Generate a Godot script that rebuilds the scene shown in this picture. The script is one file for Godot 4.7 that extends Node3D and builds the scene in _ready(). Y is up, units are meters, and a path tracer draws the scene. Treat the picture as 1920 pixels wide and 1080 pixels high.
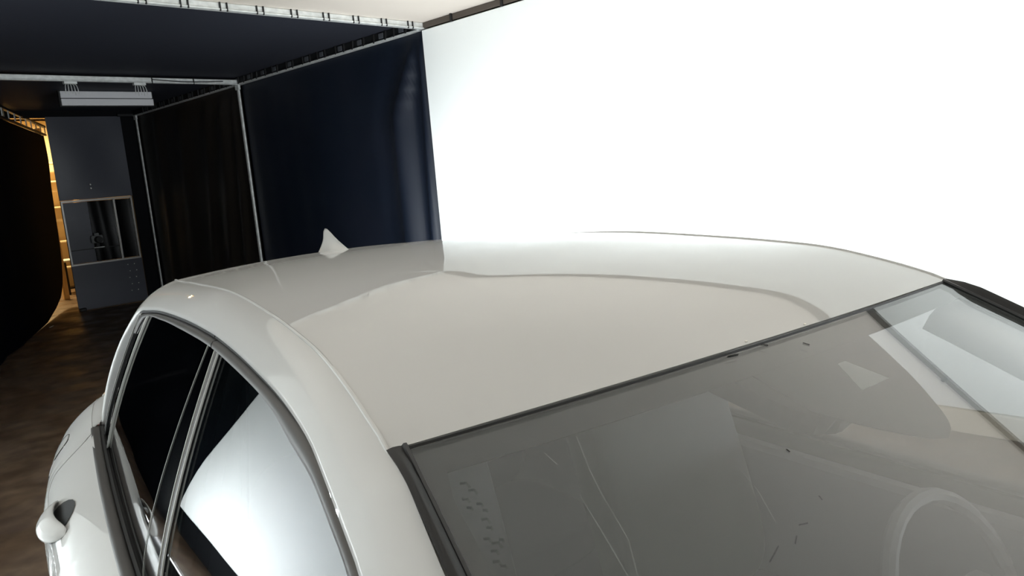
extends Node3D
# A pale car parked in a photo booth: black sheeting behind, white lit walls beside it.
# World: y up, metres. The camera stands at (0, EYE, 0); the booth's right wall runs along z.

const EYE := 1.643          # camera height
const HDR := 1.36           # height of the windscreen's top corners above the ground
const XR := 4.56            # right wall of the booth
const Z1 := -5.42           # first ceiling beam, where white sheeting gives way to black
const Z2 := -9.1            # second beam
const Z3 := -12.77          # end partition
const RAIL := 2.937         # underside of the beams
const LDIR := Vector3(.38, 0, -.925)   # direction of the left wall
const LORG := Vector3(-.09, 0, -5.39)  # where its black sheet begins

var M := {}
var taken := {}
var rng := RandomNumberGenerator.new()

# ------------------------------------------------------------------ helpers
func numbered(called: String) -> String:
	var n: int = taken.get(called, -1) + 1
	taken[called] = n
	return called if n == 0 else "%s_%03d" % [called, n]

func thing(called: String, label: String, category: String, at := Vector3.ZERO, turn := 0.0, group := "") -> Node3D:
	var o := Node3D.new()
	o.name = numbered(called)
	add_child(o)
	o.position = at
	o.rotation.y = turn
	tag(o, label, category, group)
	return o

func tag(o: Node, label: String, category: String, group := "") -> void:
	o.set_meta("label", label)
	o.set_meta("category", category)
	if group: o.set_meta("group", group)

func part(called: String, mesh: Mesh, mat: Material, parent: Node, at := Vector3.ZERO) -> MeshInstance3D:
	var o := MeshInstance3D.new()
	o.mesh = mesh
	o.material_override = mat
	o.name = called
	parent.add_child(o, true)
	o.position = at
	return o

func single(called: String, mesh: Mesh, mat: Material, label: String, category: String, at := Vector3.ZERO, turn := 0.0, group := "") -> MeshInstance3D:
	var o := part(numbered(called), mesh, mat, self, at)
	o.rotation.y = turn
	tag(o, label, category, group)
	return o

func struct(called: String, mesh: Mesh, mat: Material, label: String, at := Vector3.ZERO, turn := 0.0) -> MeshInstance3D:
	var o := part(numbered(called), mesh, mat, self, at)
	o.rotation.y = turn
	o.set_meta("kind", "structure")
	o.set_meta("label", label)
	return o

func mat(col: Color, rough := .6, metal := 0.0, spec := .5) -> StandardMaterial3D:
	var m := StandardMaterial3D.new()
	m.albedo_color = col
	m.roughness = rough
	m.metallic = metal
	m.metallic_specular = spec
	return m

func noise_tex(seed_: int, freq: float, a: Color, b: Color, size := 512, oct := 4) -> NoiseTexture2D:
	var n := FastNoiseLite.new()
	n.seed = seed_
	n.frequency = freq
	n.fractal_octaves = oct
	var t := NoiseTexture2D.new()
	t.width = size
	t.height = size
	t.seamless = true
	t.noise = n
	var g := Gradient.new()
	g.set_color(0, a)
	g.set_color(1, b)
	g.set_offset(0, .25)
	g.set_offset(1, .75)
	t.color_ramp = g
	return t

# smooth curve through (xs, ys)
func cr(xs: Array, ys: Array, x: float) -> float:
	var n := xs.size()
	var i := 0
	while i < n - 2 and x > xs[i + 1]: i += 1
	var h: float = xs[i + 1] - xs[i]
	var s: float = (x - xs[i]) / h
	if s < 0.0: return ys[0] + (ys[1] - ys[0]) * s
	if s > 1.0: return ys[n - 1] + (ys[n - 1] - ys[n - 2]) * (s - 1.0)
	var m0: float = (ys[1] - ys[0]) / (xs[1] - xs[0]) if i == 0 else (ys[i + 1] - ys[i - 1]) / (xs[i + 1] - xs[i - 1])
	var m1: float = (ys[n - 1] - ys[n - 2]) / (xs[n - 1] - xs[n - 2]) if i + 2 == n else (ys[i + 2] - ys[i]) / (xs[i + 2] - xs[i])
	var s2 := s * s
	var s3 := s2 * s
	return (2 * s3 - 3 * s2 + 1) * ys[i] + (s3 - 2 * s2 + s) * h * m0 + (3 * s2 - 2 * s3) * ys[i + 1] + (s3 - s2) * h * m1

func tri(st: SurfaceTool, a: Vector3, b: Vector3, c: Vector3, na: Vector3, nb: Vector3, nc: Vector3) -> void:
	if (b - a).cross(c - a).dot(na + nb + nc) > 0.0:
		var t := b; b = c; c = t
		t = nb; nb = nc; nc = t
	st.set_normal(na); st.add_vertex(a)
	st.set_normal(nb); st.add_vertex(b)
	st.set_normal(nc); st.add_vertex(c)

func flat(st: SurfaceTool, a: Vector3, b: Vector3, c: Vector3, d: Vector3, away: Vector3) -> void:
	var n := (b - a).cross(c - a)
	if n.length() < 1e-12: n = (c - a).cross(d - a)
	if n.length() < 1e-12: return
	n = n.normalized()
	if n.dot(away) < 0.0: n = -n
	tri(st, a, b, c, n, n, n)
	tri(st, a, c, d, n, n, n)

# rows of points -> a smooth sheet whose outside faces HINT, given THICK metres of thickness inwards
func sheet(rows: Array, hint: Vector3, thick := .003) -> ArrayMesh:
	var st := SurfaceTool.new()
	st.begin(Mesh.PRIMITIVE_TRIANGLES)
	sheet_into(st, rows, hint, thick)
	return st.commit()

func sheet_into(st: SurfaceTool, rows: Array, hint: Vector3, thick: float) -> void:
	var ni := rows.size()
	var nj: int = rows[0].size()
	var nor := []
	var sum := Vector3.ZERO
	for i in ni:
		var l := []
		for j in nj:
			var a: Vector3 = rows[mini(i + 1, ni - 1)][j] - rows[maxi(i - 1, 0)][j]
			var b: Vector3 = rows[i][mini(j + 1, nj - 1)] - rows[i][maxi(j - 1, 0)]
			var n := a.cross(b)
			l.append(n.normalized() if n.length() > 1e-14 else Vector3.ZERO)
			sum += n
		nor.append(l)
	for i in ni:
		for j in nj:
			if nor[i][j] == Vector3.ZERO:   # a pinched corner takes its neighbour's normal
				nor[i][j] = nor[clampi(i + (1 if i == 0 else -1), 0, ni - 1)][clampi(j + (1 if j == 0 else -1), 0, nj - 1)]
	var sg := 1.0 if sum.dot(hint) >= 0.0 else -1.0
	var inn := []
	for i in ni:
		var l := []
		for j in nj:
			nor[i][j] *= sg
			l.append(rows[i][j] - nor[i][j] * thick)
		inn.append(l)
	for i in ni - 1:
		for j in nj - 1:
			tri(st, rows[i][j], rows[i + 1][j], rows[i + 1][j + 1], nor[i][j], nor[i + 1][j], nor[i + 1][j + 1])
			tri(st, rows[i][j], rows[i + 1][j + 1], rows[i][j + 1], nor[i][j], nor[i + 1][j + 1], nor[i][j + 1])
			if thick > 0.0:
				tri(st, inn[i][j], inn[i + 1][j], inn[i + 1][j + 1], -nor[i][j], -nor[i + 1][j], -nor[i + 1][j + 1])
				tri(st, inn[i][j], inn[i + 1][j + 1], inn[i][j + 1], -nor[i][j], -nor[i + 1][j + 1], -nor[i][j + 1])
	if thick <= 0.0: return
	for i in ni - 1:
		flat(st, rows[i][0], rows[i + 1][0], inn[i + 1][0], inn[i][0], rows[i][0] - rows[i][1])
		flat(st, rows[i][nj - 1], rows[i + 1][nj - 1], inn[i + 1][nj - 1], inn[i][nj - 1], rows[i][nj - 1] - rows[i][nj - 2])
	for j in nj - 1:
		flat(st, rows[0][j], rows[0][j + 1], inn[0][j + 1], inn[0][j], rows[0][j] - rows[1][j])
		flat(st, rows[ni - 1][j], rows[ni - 1][j + 1], inn[ni - 1][j + 1], inn[ni - 1][j], rows[ni - 1][j] - rows[ni - 2][j])

# box with chamfered edges, centred
func box(size: Vector3, bevel := .004) -> ArrayMesh:
	var st := SurfaceTool.new()
	st.begin(Mesh.PRIMITIVE_TRIANGLES)
	box_into(st, size, bevel, Transform3D.IDENTITY)
	return st.commit()

func box_into(st: SurfaceTool, size: Vector3, bevel: float, tf: Transform3D) -> void:
	var h := size / 2
	var b: float = minf(bevel, minf(h.x, minf(h.y, h.z)) * .49)
	var k := [h.x, h.y, h.z]
	for ax in 3:
		var u := (ax + 1) % 3
		var v := (ax + 2) % 3
		for s in [-1.0, 1.0]:
			var q := []
			for c in [[-1, -1], [1, -1], [1, 1], [-1, 1]]:
				var p := [0.0, 0.0, 0.0]
				p[ax] = s * k[ax]
				p[u] = c[0] * (k[u] - b)
				p[v] = c[1] * (k[v] - b)
				q.append(tf * Vector3(p[0], p[1], p[2]))
			var n := [0.0, 0.0, 0.0]
			n[ax] = s
			flat(st, q[0], q[1], q[2], q[3], tf.basis * Vector3(n[0], n[1], n[2]))
		for su in [-1.0, 1.0]:          # chamfers along the axis ax
			for sv in [-1.0, 1.0]:
				var q := []
				for c in [[-1, 0], [1, 0], [1, 1], [-1, 1]]:
					var p := [0.0, 0.0, 0.0]
					p[ax] = c[0] * (k[ax] - b)
					p[u] = su * (k[u] - (b if c[1] else 0.0))
					p[v] = sv * (k[v] - (0.0 if c[1] else b))
					q.append(tf * Vector3(p[0], p[1], p[2]))
				var n := [0.0, 0.0, 0.0]
				n[u] = su
				n[v] = sv
				flat(st, q[0], q[1], q[2], q[3], tf.basis * Vector3(n[0], n[1], n[2]))
	for sx in [-1.0, 1.0]:
		for sy in [-1.0, 1.0]:
			for sz in [-1.0, 1.0]:
				var a := tf * Vector3(sx * h.x, sy * (h.y - b), sz * (h.z - b))
				var c := tf * Vector3(sx * (h.x - b), sy * h.y, sz * (h.z - b))
				var d := tf * Vector3(sx * (h.x - b), sy * (h.y - b), sz * h.z)
				var n := (tf.basis * Vector3(sx, sy, sz)).normalized()
				tri(st, a, c, d, n, n, n)

# a profile (closed ring in the plane across the path) swept along points
func sweep(path: Array, prof: Array, upv: Vector3, cap := true) -> ArrayMesh:
	var st := SurfaceTool.new()
	st.begin(Mesh.PRIMITIVE_TRIANGLES)
	sweep_into(st, path, prof, upv, cap)
	return st.commit()

func sweep_into(st: SurfaceTool, path: Array, prof: Array, upv: Vector3, cap := true) -> void:
	var rings := []
	var n := path.size()
	for i in n:
		var t: Vector3 = (path[mini(i + 1, n - 1)] - path[maxi(i - 1, 0)]).normalized()
		var s := t.cross(upv).normalized()
		var u := s.cross(t)
		var ring := []
		for p in prof: ring.append(path[i] + s * p.x + u * p.y)
		rings.append(ring)
	var m := prof.size()
	for i in n - 1:
		for j in m:
			var k := (j + 1) % m
			var mid: Vector3 = (rings[i][j] + rings[i][k] + rings[i + 1][j] + rings[i + 1][k]) / 4.0
			flat(st, rings[i][j], rings[i][k], rings[i + 1][k], rings[i + 1][j], mid - (path[i] + path[i + 1]) / 2.0)
	if cap:
		for e in [0, n - 1]:
			var away: Vector3 = path[e] - path[1 if e == 0 else n - 2]
			for j in range(1, m - 1):
				flat(st, rings[e][0], rings[e][j], rings[e][j + 1], rings[e][j + 1], away)

func ring(r: float, n := 10, ry := -1.0) -> Array:
	var a := []
	for i in n: a.append(Vector2(cos(TAU * i / n) * r, sin(TAU * i / n) * (r if ry < 0 else ry)))
	return a

func rect(w: float, h: float) -> Array:
	return [Vector2(-w / 2, -h / 2), Vector2(w / 2, -h / 2), Vector2(w / 2, h / 2), Vector2(-w / 2, h / 2)]

func lathe(prof: Array, n := 40) -> ArrayMesh:   # prof: Vector2(radius, along x)
	var st := SurfaceTool.new()
	st.begin(Mesh.PRIMITIVE_TRIANGLES)
	for i in n:
		var a0 := TAU * i / n
		var a1 := TAU * (i + 1) / n
		for j in prof.size() - 1:
			var p: Vector2 = prof[j]
			var q: Vector2 = prof[j + 1]
			var nn := Vector2(-(q.y - p.y), q.x - p.x).normalized()
			var n0 := Vector3(nn.y, -nn.x * cos(a0), -nn.x * sin(a0))
			var n1 := Vector3(nn.y, -nn.x * cos(a1), -nn.x * sin(a1))
			var a := Vector3(p.y, p.x * cos(a0), p.x * sin(a0))
			var b := Vector3(q.y, q.x * cos(a0), q.x * sin(a0))
			var c := Vector3(q.y, q.x * cos(a1), q.x * sin(a1))
			var d := Vector3(p.y, p.x * cos(a1), p.x * sin(a1))
			tri(st, a, b, c, n0, n0, n1)
			tri(st, a, c, d, n0, n1, n1)
	return st.commit()

# ------------------------------------------------------------------ scene
func _ready() -> void:
	rng.seed = 7
	var cam := Camera3D.new()
	cam.name = "view_camera"
	cam.position = Vector3(0, EYE, 0)
	cam.rotation_order = EULER_ORDER_YXZ
	cam.rotation = Vector3(-.15881586, -.78100913, -.08159743)
	cam.fov = rad_to_deg(2.0 * atan(540.0 / 1400.0))
	cam.near = .05
	cam.far = 100.0
	add_child(cam)
	var we := WorldEnvironment.new()
	var env := Environment.new()
	env.background_mode = Environment.BG_COLOR
	env.background_color = Color(0, 0, 0)
	env.tonemap_mode = Environment.TONE_MAPPER_LINEAR
	env.tonemap_exposure = 1.0
	env.sdfgi_enabled = true
	env.ssao_enabled = true
	env.ssil_enabled = true
	we.environment = env
	we.name = "world_environment"
	add_child(we)
	materials()
	wash_lights()
	room()
	back_room()
	booth_fittings()
	car()
	litter()

func materials() -> void:
	var p := mat(Color(.765, .765, .758), .5, 0, .0)
	p.clearcoat_enabled = true
	p.clearcoat = .8
	p.clearcoat_roughness = .015
	M.paint = p
	M.white_panel = mat(Color(.93, .945, .94), .75, 0, .2)
	M.white_ceiling = mat(Color(.85, .815, .775), .8, 0, .2)
	var bs := mat(Color(1, 1, 1), .5, 0, .4)
	bs.albedo_texture = noise_tex(3, .004, Color(.065, .095, .145), Color(.10, .12, .165))
	bs.uv1_triplanar = true
	bs.uv1_world_triplanar = true
	bs.uv1_scale = Vector3.ONE * .2
	M.black_sheet = bs
	M.black_ceiling = mat(Color(.19, .20, .235), .7, 0, .3)
	M.black_wall = mat(Color(.05, .055, .07), .8, 0, .3)
	M.black_board = mat(Color(.25, .26, .30), .38, 0, .5)
	var ga := mat(Color(1, 1, 1), .42, .25, .5)
	ga.albedo_texture = noise_tex(11, .03, Color(.80, .81, .80), Color(.90, .91, .90), 256)
	ga.uv1_triplanar = true
	ga.uv1_world_triplanar = true
	ga.uv1_scale = Vector3.ONE * 1.5
	M.galvanised = ga
	M.brown_rail = mat(Color(.30, .27, .24), .6)
	M.dark_sheet = mat(Color(.03, .037, .055), .8, 0, .1)
	M.skirting = mat(Color(.78, .74, .66), .6)
	M.dark_metal = mat(Color(.16, .165, .17), .5, .6)
	M.strap = mat(Color(.03, .03, .035), .6)
	M.alu = mat(Color(.66, .65, .63), .38, .75)
	M.rubber = mat(Color(.055, .058, .06), .55)
	M.gloss_black = mat(Color(.012, .013, .016), .06)
	var fl := mat(Color(1, 1, 1), .5, 0, .5)
	fl.albedo_texture = noise_tex(21, .012, Color(.31, .25, .20), Color(.40, .33, .265), 1024, 6)
	fl.uv1_triplanar = true
	fl.uv1_world_triplanar = true
	fl.uv1_scale = Vector3.ONE * .35
	fl.roughness_texture = noise_tex(22, .01, Color(.35, .35, .35), Color(.7, .7, .7), 512, 5)
	fl.roughness = 1.0
	M.floor = fl
	var g := mat(Color(.40, .43, .43, .2), .0)
	g.transparency = BaseMaterial3D.TRANSPARENCY_ALPHA
	M.screen_glass = g
	var sgl := mat(Color(.01, .03, .032, .45), .0)
	sgl.transparency = BaseMaterial3D.TRANSPARENCY_ALPHA
	M.side_glass = sgl
	var dgl := mat(Color(.005, .008, .01, .86), .0)
	dgl.transparency = BaseMaterial3D.TRANSPARENCY_ALPHA
	M.privacy_glass = dgl
	M.frit = mat(Color(.06, .055, .06), .6, 0, .3)
	M.headliner = mat(Color(.80, .79, .76), .95)
	M.cabin = mat(Color(.48, .49, .49), .8)
	M.seat = mat(Color(.30, .31, .31), .7)
	M.sensor = mat(Color(.52, .55, .54), .5)
	M.seal_ridge = mat(Color(.16, .165, .17), .4)
	M.frame_trim = mat(Color(.36, .355, .35), .42, .6)
	M.guide = mat(Color(.28, .27, .265), .5, .2)
	M.trim_dark = mat(Color(.13, .14, .14), .8)
	M.brown_sheet = mat(Color(.15, .135, .12), .5, 0, .4)
	var sm := mat(Color(.85, .87, .86, .06), .9)
	sm.transparency = BaseMaterial3D.TRANSPARENCY_ALPHA
	M.smear = sm
	var sd := mat(Color(.02, .02, .02, .11), .9)
	sd.transparency = BaseMaterial3D.TRANSPARENCY_ALPHA
	M.smudge = sd
	M.dirt = mat(Color(.10, .09, .07), .9)
	M.spacer = mat(Color(.34, .35, .37), .5, .3)
	M.bright_trim = mat(Color(.74, .74, .72), .35, .15)
	M.tyre = mat(Color(.03, .03, .03), .85)
	M.rim = mat(Color(.6, .6, .62), .3, .9)
	M.lamp_red = mat(Color(.35, .02, .02), .1)
	M.head_glass = mat(Color(.5, .52, .55), .08, .3)
	var wd := mat(Color(1, 1, 1), .6)
	wd.albedo_texture = noise_tex(31, .02, Color(.76, .64, .47), Color(.86, .75, .58), 256)
	wd.uv1_triplanar = true
	wd.uv1_scale = Vector3(6, .5, 6)
	M.wood = wd
	M.cream = mat(Color(.86, .80, .68), .8)
	M.paper = mat(Color(.92, .90, .85), .9)
	M.ink = mat(Color(.25, .24, .22), .9)
	M.tube_grey = mat(Color(.90, .90, .91), .5)
	M.plastic_white = mat(Color(.85, .85, .84), .5)
	var lm := mat(Color(.95, .97, 1), .5)
	lm.emission_enabled = true
	lm.emission = Color(.95, .98, 1)
	lm.emission_energy_multiplier = 4.0
	M.glow = lm
	var wm := mat(Color(1, .85, .6), .5)
	wm.emission_enabled = true
	wm.emission = Color(1, .74, .40)
	wm.emission_energy_multiplier = 4.0
	M.glow_warm = wm

func lamp_area(parent: Node3D, size: Vector2, energy: float, col: Color) -> void:
	var l := AreaLight3D.new()
	l.name = "area_light"
	l.area_size = size
	l.light_energy = energy
	l.light_color = col
	l.area_range = 40.0
	l.shadow_enabled = true
	parent.add_child(l)
	l.position = Vector3(0, 0, -.012)

# low unseen flood lights on stands for the white walls, ceiling and far end
func flood(at: Vector3, face: Vector3, length: float, energy: float, label: String, high := .82) -> void:
	var o := thing("flood_light", label, "light", at, 0.0, "flood lights washing the white walls")
	var head := Node3D.new()
	head.name = "lamp_head"
	o.add_child(head)
	head.position = Vector3(0, high, 0)
	head.basis = Basis.looking_at(face)
	part("housing", box(Vector3(length + .06, .3, .08), .01), M.dark_metal, head, Vector3(0, 0, .05))
	part("lamp_diffuser", box(Vector3(length, .25, .012), .003), M.glow, head, Vector3(0, 0, .003))
	lamp_area(head, Vector2(length, .25), energy, Color(.96, .985, 1))
	for s in [-1.0, 1.0]:
		var q := head.basis * Vector3(s * length * .4, 0, .1)
		part("stand", box(Vector3(.035, high, .035), .005), M.dark_metal, o, Vector3(q.x, high / 2, q.z))
		part("foot", box(Vector3(.25, .02, .25), .005), M.dark_metal, o, Vector3(q.x, .01, q.z))

func wash_lights() -> void:
	for q in [[-4.5, "rearmost", 4.4, Vector3(.95, .1, -.35), 3.2], [-2.55, "middle", 5.6, Vector3(.95, .3, -.1), 3.1], [1.3, "foremost", 14.0, Vector3(.22, .36, -.9), 3.0]]:  # foremost lamp is aimed down the booth, added to brighten the far end
		flood(Vector3(q[4], 0, q[0]), q[3], 1.5, q[2], "unseen low flood light by the right white wall, %s of the three" % q[1])
	var n := Vector3(-.925, 0, -.38)
	for q in [[-.98, "nearest the black sheet", 4.9, .65, n * .55 + Vector3.UP * .83, .16], [-3.0, "between the other two", 5.2, .65, n * .55 + Vector3.UP * .83, .16], [-6.3, "uplight added farthest from the black sheet", 5.0, 1.25, n * .3 + LDIR * .1 + Vector3.UP * .95, .82]]:  # last lamp is an unseen uplight added to brighten the ceiling
		flood(LORG + LDIR * q[0] - n * q[3], q[4], 1.5, q[2], "unseen low flood light by the left white wall, %s" % q[1], q[5])

# ------------------------------------------------------------------ shell
func left_at(p: float, off := 0.0) -> Vector3:   # a point along the left wall; OFF metres into the booth
	return LORG + LDIR * p + Vector3(.925, 0, .38) * off

func room() -> void:
	var lt := -atan2(.38, .925)       # the left wall's turn
	struct("floor", box(Vector3(16, .2, 28), .01), M.floor, "worn brown concrete floor", Vector3(1, -.1, -6.5))
	struct("ceiling", box(Vector3(13, .1, 12.0), .01), M.white_ceiling, "white sheeted ceiling above the car", Vector3(-1.7, RAIL + .105, Z1 + 6.0))
	struct("ceiling", box(Vector3(9, .1, 7.36), .01), M.black_ceiling, "black sheeted ceiling behind the first beam", Vector3(.3, RAIL + .14, Z1 - 3.70))
	struct("wall_right", box(Vector3(.1, 3.3, 20), .01), M.black_wall, "black wall behind the sheets on the right", Vector3(XR + .15, 1.6, -3.2))
	struct("wall_left", box(Vector3(.1, 3.3, 19.7), .01), M.black_wall, "black wall behind the sheets on the left", left_at(-2.55, -.12) + Vector3(0, 1.6, 0), lt)
	struct("wall_front", box(Vector3(12, 3.4, .1), .01), M.black_wall, "black end of the booth behind the camera", Vector3(0, 1.6, 6.2))
	# white wall boards
	single("skirting_board", box(Vector3(.045, .13, 11.4), .006), M.skirting, "beige skirting at the foot of the right white wall", "skirting", Vector3(XR - .06, .065, Z1 + 5.7))
	single("white_wall_panel", box(Vector3(.03, RAIL - .145, 11.4), .004), M.white_panel, "bright white wall sheet to the right of the car", "panel", Vector3(XR - .05, (RAIL - .145) / 2 + .135, Z1 + 5.7))
	single("white_wall_panel", box(Vector3(.03, RAIL - .25, 11.4), .004), M.white_panel, "white wall sheet mirrored in the front door window", "panel", left_at(-5.7, .02) + Vector3(0, (RAIL - .25) / 2 + .23, 0), lt)

func fold(z: float, y: float, set_: Array) -> float:
	var d := 0.0
	for f in set_:    # [z centre, width, depth, lean, height where the lean begins]
		var q: float = (z - f[0] - f[3] * maxf(0.0, y - f[4])) / f[1]
		d += f[2] * exp(-q * q)
	return d

func curtain_rows(z0: float, z1: float, folds: Array, nz: int) -> Array:
	var rows := []
	for i in nz + 1:
		var z := lerpf(z0, z1, float(i) / nz)
		var l := []
		for j in 25:
			var y := lerpf(.02, RAIL - .004, j / 24.0)
			var s := minf(1.0, (RAIL - y) * 3.0 + .15)
			l.append(Vector3(XR - .01 - s * (fold(z, y, folds) + .004 * sin(z * 5.0 + y * .6) + .001 * sin(z * 17.0 + 1.3 * y)), y, z))
		rows.append(l)
	return rows

func booth_fittings() -> void:
	# black sheets on the right wall
	var f1 := [[-5.92, .13, .075, .62, 2.25], [-5.70, .06, -.025, .35, 2.3], [-5.56, .06, .06, .05, 1.0], [-6.25, .12, -.015, .5, 2.2], [-7.4, .5, .01, 0, 0]]
	single("black_sheet", sheet(curtain_rows(Z1 - .02, Z2 + .03, f1, 110), Vector3(-1, 0, 0), .004), M.black_sheet, "black hanging sheet next to the white wall's edge", "sheet")
	var f2 := [[-9.6, .10, .04, .10, 0], [-10.1, .16, .05, .16, 0], [-10.7, .12, .04, .2, 0], [-11.3, .2, .05, .1, 0], [-12.1, .15, .05, .06, 0]]
	single("black_sheet", sheet(curtain_rows(Z2 - .03, Z3 + .05, f2, 110), Vector3(-1, 0, 0), .004), M.brown_sheet, "black creased sheet between the two thin steel posts", "sheet")
	# posts
	for q in [[Z2, "thin steel post dividing the black sheets, nearer the car's antenna"], [Z3 + .1, "thin steel post at the far end of the black sheets"]]:
		var o := thing("steel_post", q[1], "post", Vector3(XR - .05, 0, q[0]))
		part("tube", box(Vector3(.025, RAIL, .04), .004), M.galvanised, o, Vector3(0, RAIL / 2, 0))
		part("foot_plate", box(Vector3(.09, .008, .1), .002), M.galvanised, o, Vector3(0, .004, 0))
		part("top_bracket", box(Vector3(.03, .06, .09), .003), M.galvanised, o, Vector3(-.005, RAIL - .03, 0))
	# first beam, with its pairs of black ties
	var b1 := thing("ceiling_beam", "galvanised beam with paired black ties at the white ceiling's edge", "beam", Vector3(1.4, RAIL, Z1))
	part("channel", box(Vector3(6.3, .045, .045), .004), M.galvanised, b1, Vector3(0, .0315, 0))
	part("lip", box(Vector3(6.3, .012, .06), .003), M.galvanised, b1, Vector3(0, .006, .004))
	var tie := box(Vector3(.011, .072, .012), .002)
	for k in 15:
		for d in [0.0, .052]:
			part("black_tie", tie, M.strap, b1, Vector3(4.325 + d - .2845 * k - 1.4, .028, .0295))
	# second beam with two bunches of hooks
	var b2 := thing("ceiling_beam", "plain galvanised beam carrying hooks, farther down the booth", "beam", Vector3(2.4, RAIL, Z2))
	part("channel", box(Vector3(4.4, .055, .045), .004), M.galvanised, b2, Vector3(0, .0315, 0))
	part("lip", box(Vector3(4.4, .012, .06), .003), M.galvanised, b2, Vector3(0, .006, .004))
	part("black_tie", tie, M.strap, b2, Vector3(3.47 - 2.4, .028, .03))
	part("black_tie", tie, M.strap, b2, Vector3(3.95 - 2.4, .028, .03))
	var cable := []
	for k in 13: cable.append(Vector3(3.47 - 2.4 + k * .07, .036 - .016 * sin(k * PI / 12.0), .033))
	part("cable", sweep(cable, ring(.005, 6), Vector3.UP), M.strap, b2)
	for q in [[2.62, "left bunch of wire hooks under the second beam"], [3.33, "right bunch of wire hooks under the second beam"]]:
		var o := thing("wire_hooks", q[1], "hooks", Vector3(q[0], RAIL - .005, Z2 + .01))
		part("clamp", box(Vector3(.13, .03, .06), .004), M.galvanised, o, Vector3(0, -.01, 0))
		for k in 5:
			var x := -.06 + k * .03
			part("hook", sweep([Vector3(x * .6, -.02, 0), Vector3(x * .9, -.04, .02), Vector3(x, -.08, .03), Vector3(x * 1.05, -.13 - .012 * (k % 2), .03)], ring(.0045, 6), Vector3(0, 0, 1)), M.galvanised, o)
	# rail along the top of the right wall
	var rr := thing("top_rail", "dark rail with clips along the top of the black right wall", "rail", Vector3(XR - .03, RAIL, 0))
	part("channel", box(Vector3(.05, .074, 7.3), .004), M.dark_metal, rr, Vector3(-.0, .051, (Z1 + Z3) / 2 - .03))
	part("bottom_lip", box(Vector3(.065, .014, 7.3), .003), M.galvanised, rr, Vector3(-.006, .006, (Z1 + Z3) / 2 - .03))
	var clip := box(Vector3(.02, .085, .022), .003)
	for k in 40:
		var z := Z1 - .2 - k * .17 - rng.randf() * .06
		if z > Z3 + .1:
			var c := part("clip", clip, M.strap, rr, Vector3(-.032, .042 + rng.randf() * .008, z))
			c.rotation.x = rng.randf_range(-.1, .1)
			if k % 2 == 0: part("spacer", box(Vector3(.012, .05, .07), .003), M.spacer, rr, Vector3(-.03, .052, z - .075))
	var wr := thing("top_rail", "grey brown rail along the top of the white right wall", "rail", Vector3(XR - .04, RAIL, 0))
	part("channel", box(Vector3(.09, .05, 11.4), .004), M.brown_rail, wr, Vector3(.02, .028, Z1 + 5.72))
	for k in 12:
		part("clip", clip, M.strap, wr, Vector3(-.034, .03, Z1 + .42 + k * .62))
	# switched-off double strip light
	var sl := thing("strip_light", "long grey double strip light hanging near the far end", "light fitting", Vector3(3.44, 2.76, -10.5), deg_to_rad(-1.0))
	part("backing", box(Vector3(1.12, .20, .03), .004), M.strap, sl, Vector3(0, .17, -.03))
	part("strip", box(Vector3(1.08, .083, .03), .004), M.tube_grey, sl, Vector3(-.003, .2185, 0))
	part("strip", box(Vector3(1.09, .083, .03), .004), M.tube_grey, sl, Vector3(.002, .1265, 0))
	for s in [-.4, .4]: part("hanger", box(Vector3(.012, .08, .012), .001), M.dark_metal, sl, Vector3(s, .30, -.03))
	# end partition with an aluminium-framed window
	var pt := thing("end_partition", "black end partition with an aluminium framed window", "partition", Vector3(3.27, 0, Z3))
	var up := []
	for i in 13:
		var l := []
		for j in 13:
			var y := lerpf(1.70, 2.94, j / 12.0)
			l.append(Vector3(i / 12.0 * 1.04, y, .012 * sin(i * .5) * sin((y - 1.7) * 2.6)))
		up.append(l)
	part("upper_board", sheet(up, Vector3(0, 0, 1), .02), M.black_board, pt)
	part("lower_board", box(Vector3(1.03, .70, .02), .004), M.black_board, pt, Vector3(.515, .36, 0))
	part("side_column", box(Vector3(.27, 2.93, .1), .006), M.black_wall, pt, Vector3(1.175, 1.465, -.05))
	part("head_rail", box(Vector3(.33, .045, .03), .004), M.dark_metal, pt, Vector3(1.16, 2.955, .02))
	part("left_stile", box(Vector3(.03, .97, .035), .004), M.alu, pt, Vector3(.015, 1.195, .005))
	part("right_stile", box(Vector3(.03, .99, .035), .004), M.alu, pt, Vector3(1.005, 1.195, .005))
	part("mullion", box(Vector3(.035, .94, .03), .004), M.alu, pt, Vector3(.745, 1.195, .005))
	part("top_bar", box(Vector3(1.02, .032, .035), .004), M.alu, pt, Vector3(.51, 1.68, .006))
	part("bottom_bar", box(Vector3(1.02, .032, .035), .004), M.alu, pt, Vector3(.51, .715, .006))
	part("thin_bar", box(Vector3(.70, .012, .012), .002), M.dark_metal, pt, Vector3(.38, .935, .0))
	part("pane", box(Vector3(.34, .93, .006), .001), M.black_board, pt, Vector3(.20, 1.197, -.008))
	part("pane", box(Vector3(.36, .93, .006), .001), M.gloss_black, pt, Vector3(.552, 1.197, -.012))
	part("pane", box(Vector3(.23, .93, .006), .001), M.gloss_black, pt, Vector3(.875, 1.197, -.008))
	for k in 2: part("bolt", lathe([Vector2(0, .006), Vector2(.012, .006), Vector2(.018, 0)], 12), M.plastic_white, pt, Vector3(.45, 1.915 - k * .055, .014)).rotation.y = -PI / 2
	for k in 5:
		for j in 2:
			part("screw", lathe([Vector2(0, .004), Vector2(.007, .003), Vector2(.009, 0)], 8), M.galvanised, pt, Vector3(.80 + j * .1 + .02 * (k % 2), .62 - k * .105, .011)).rotation.y = -PI / 2
	part("threshold", box(Vector3(.10, .05, .08), .01), M.strap, pt, Vector3(.05, .025, .02))
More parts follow.
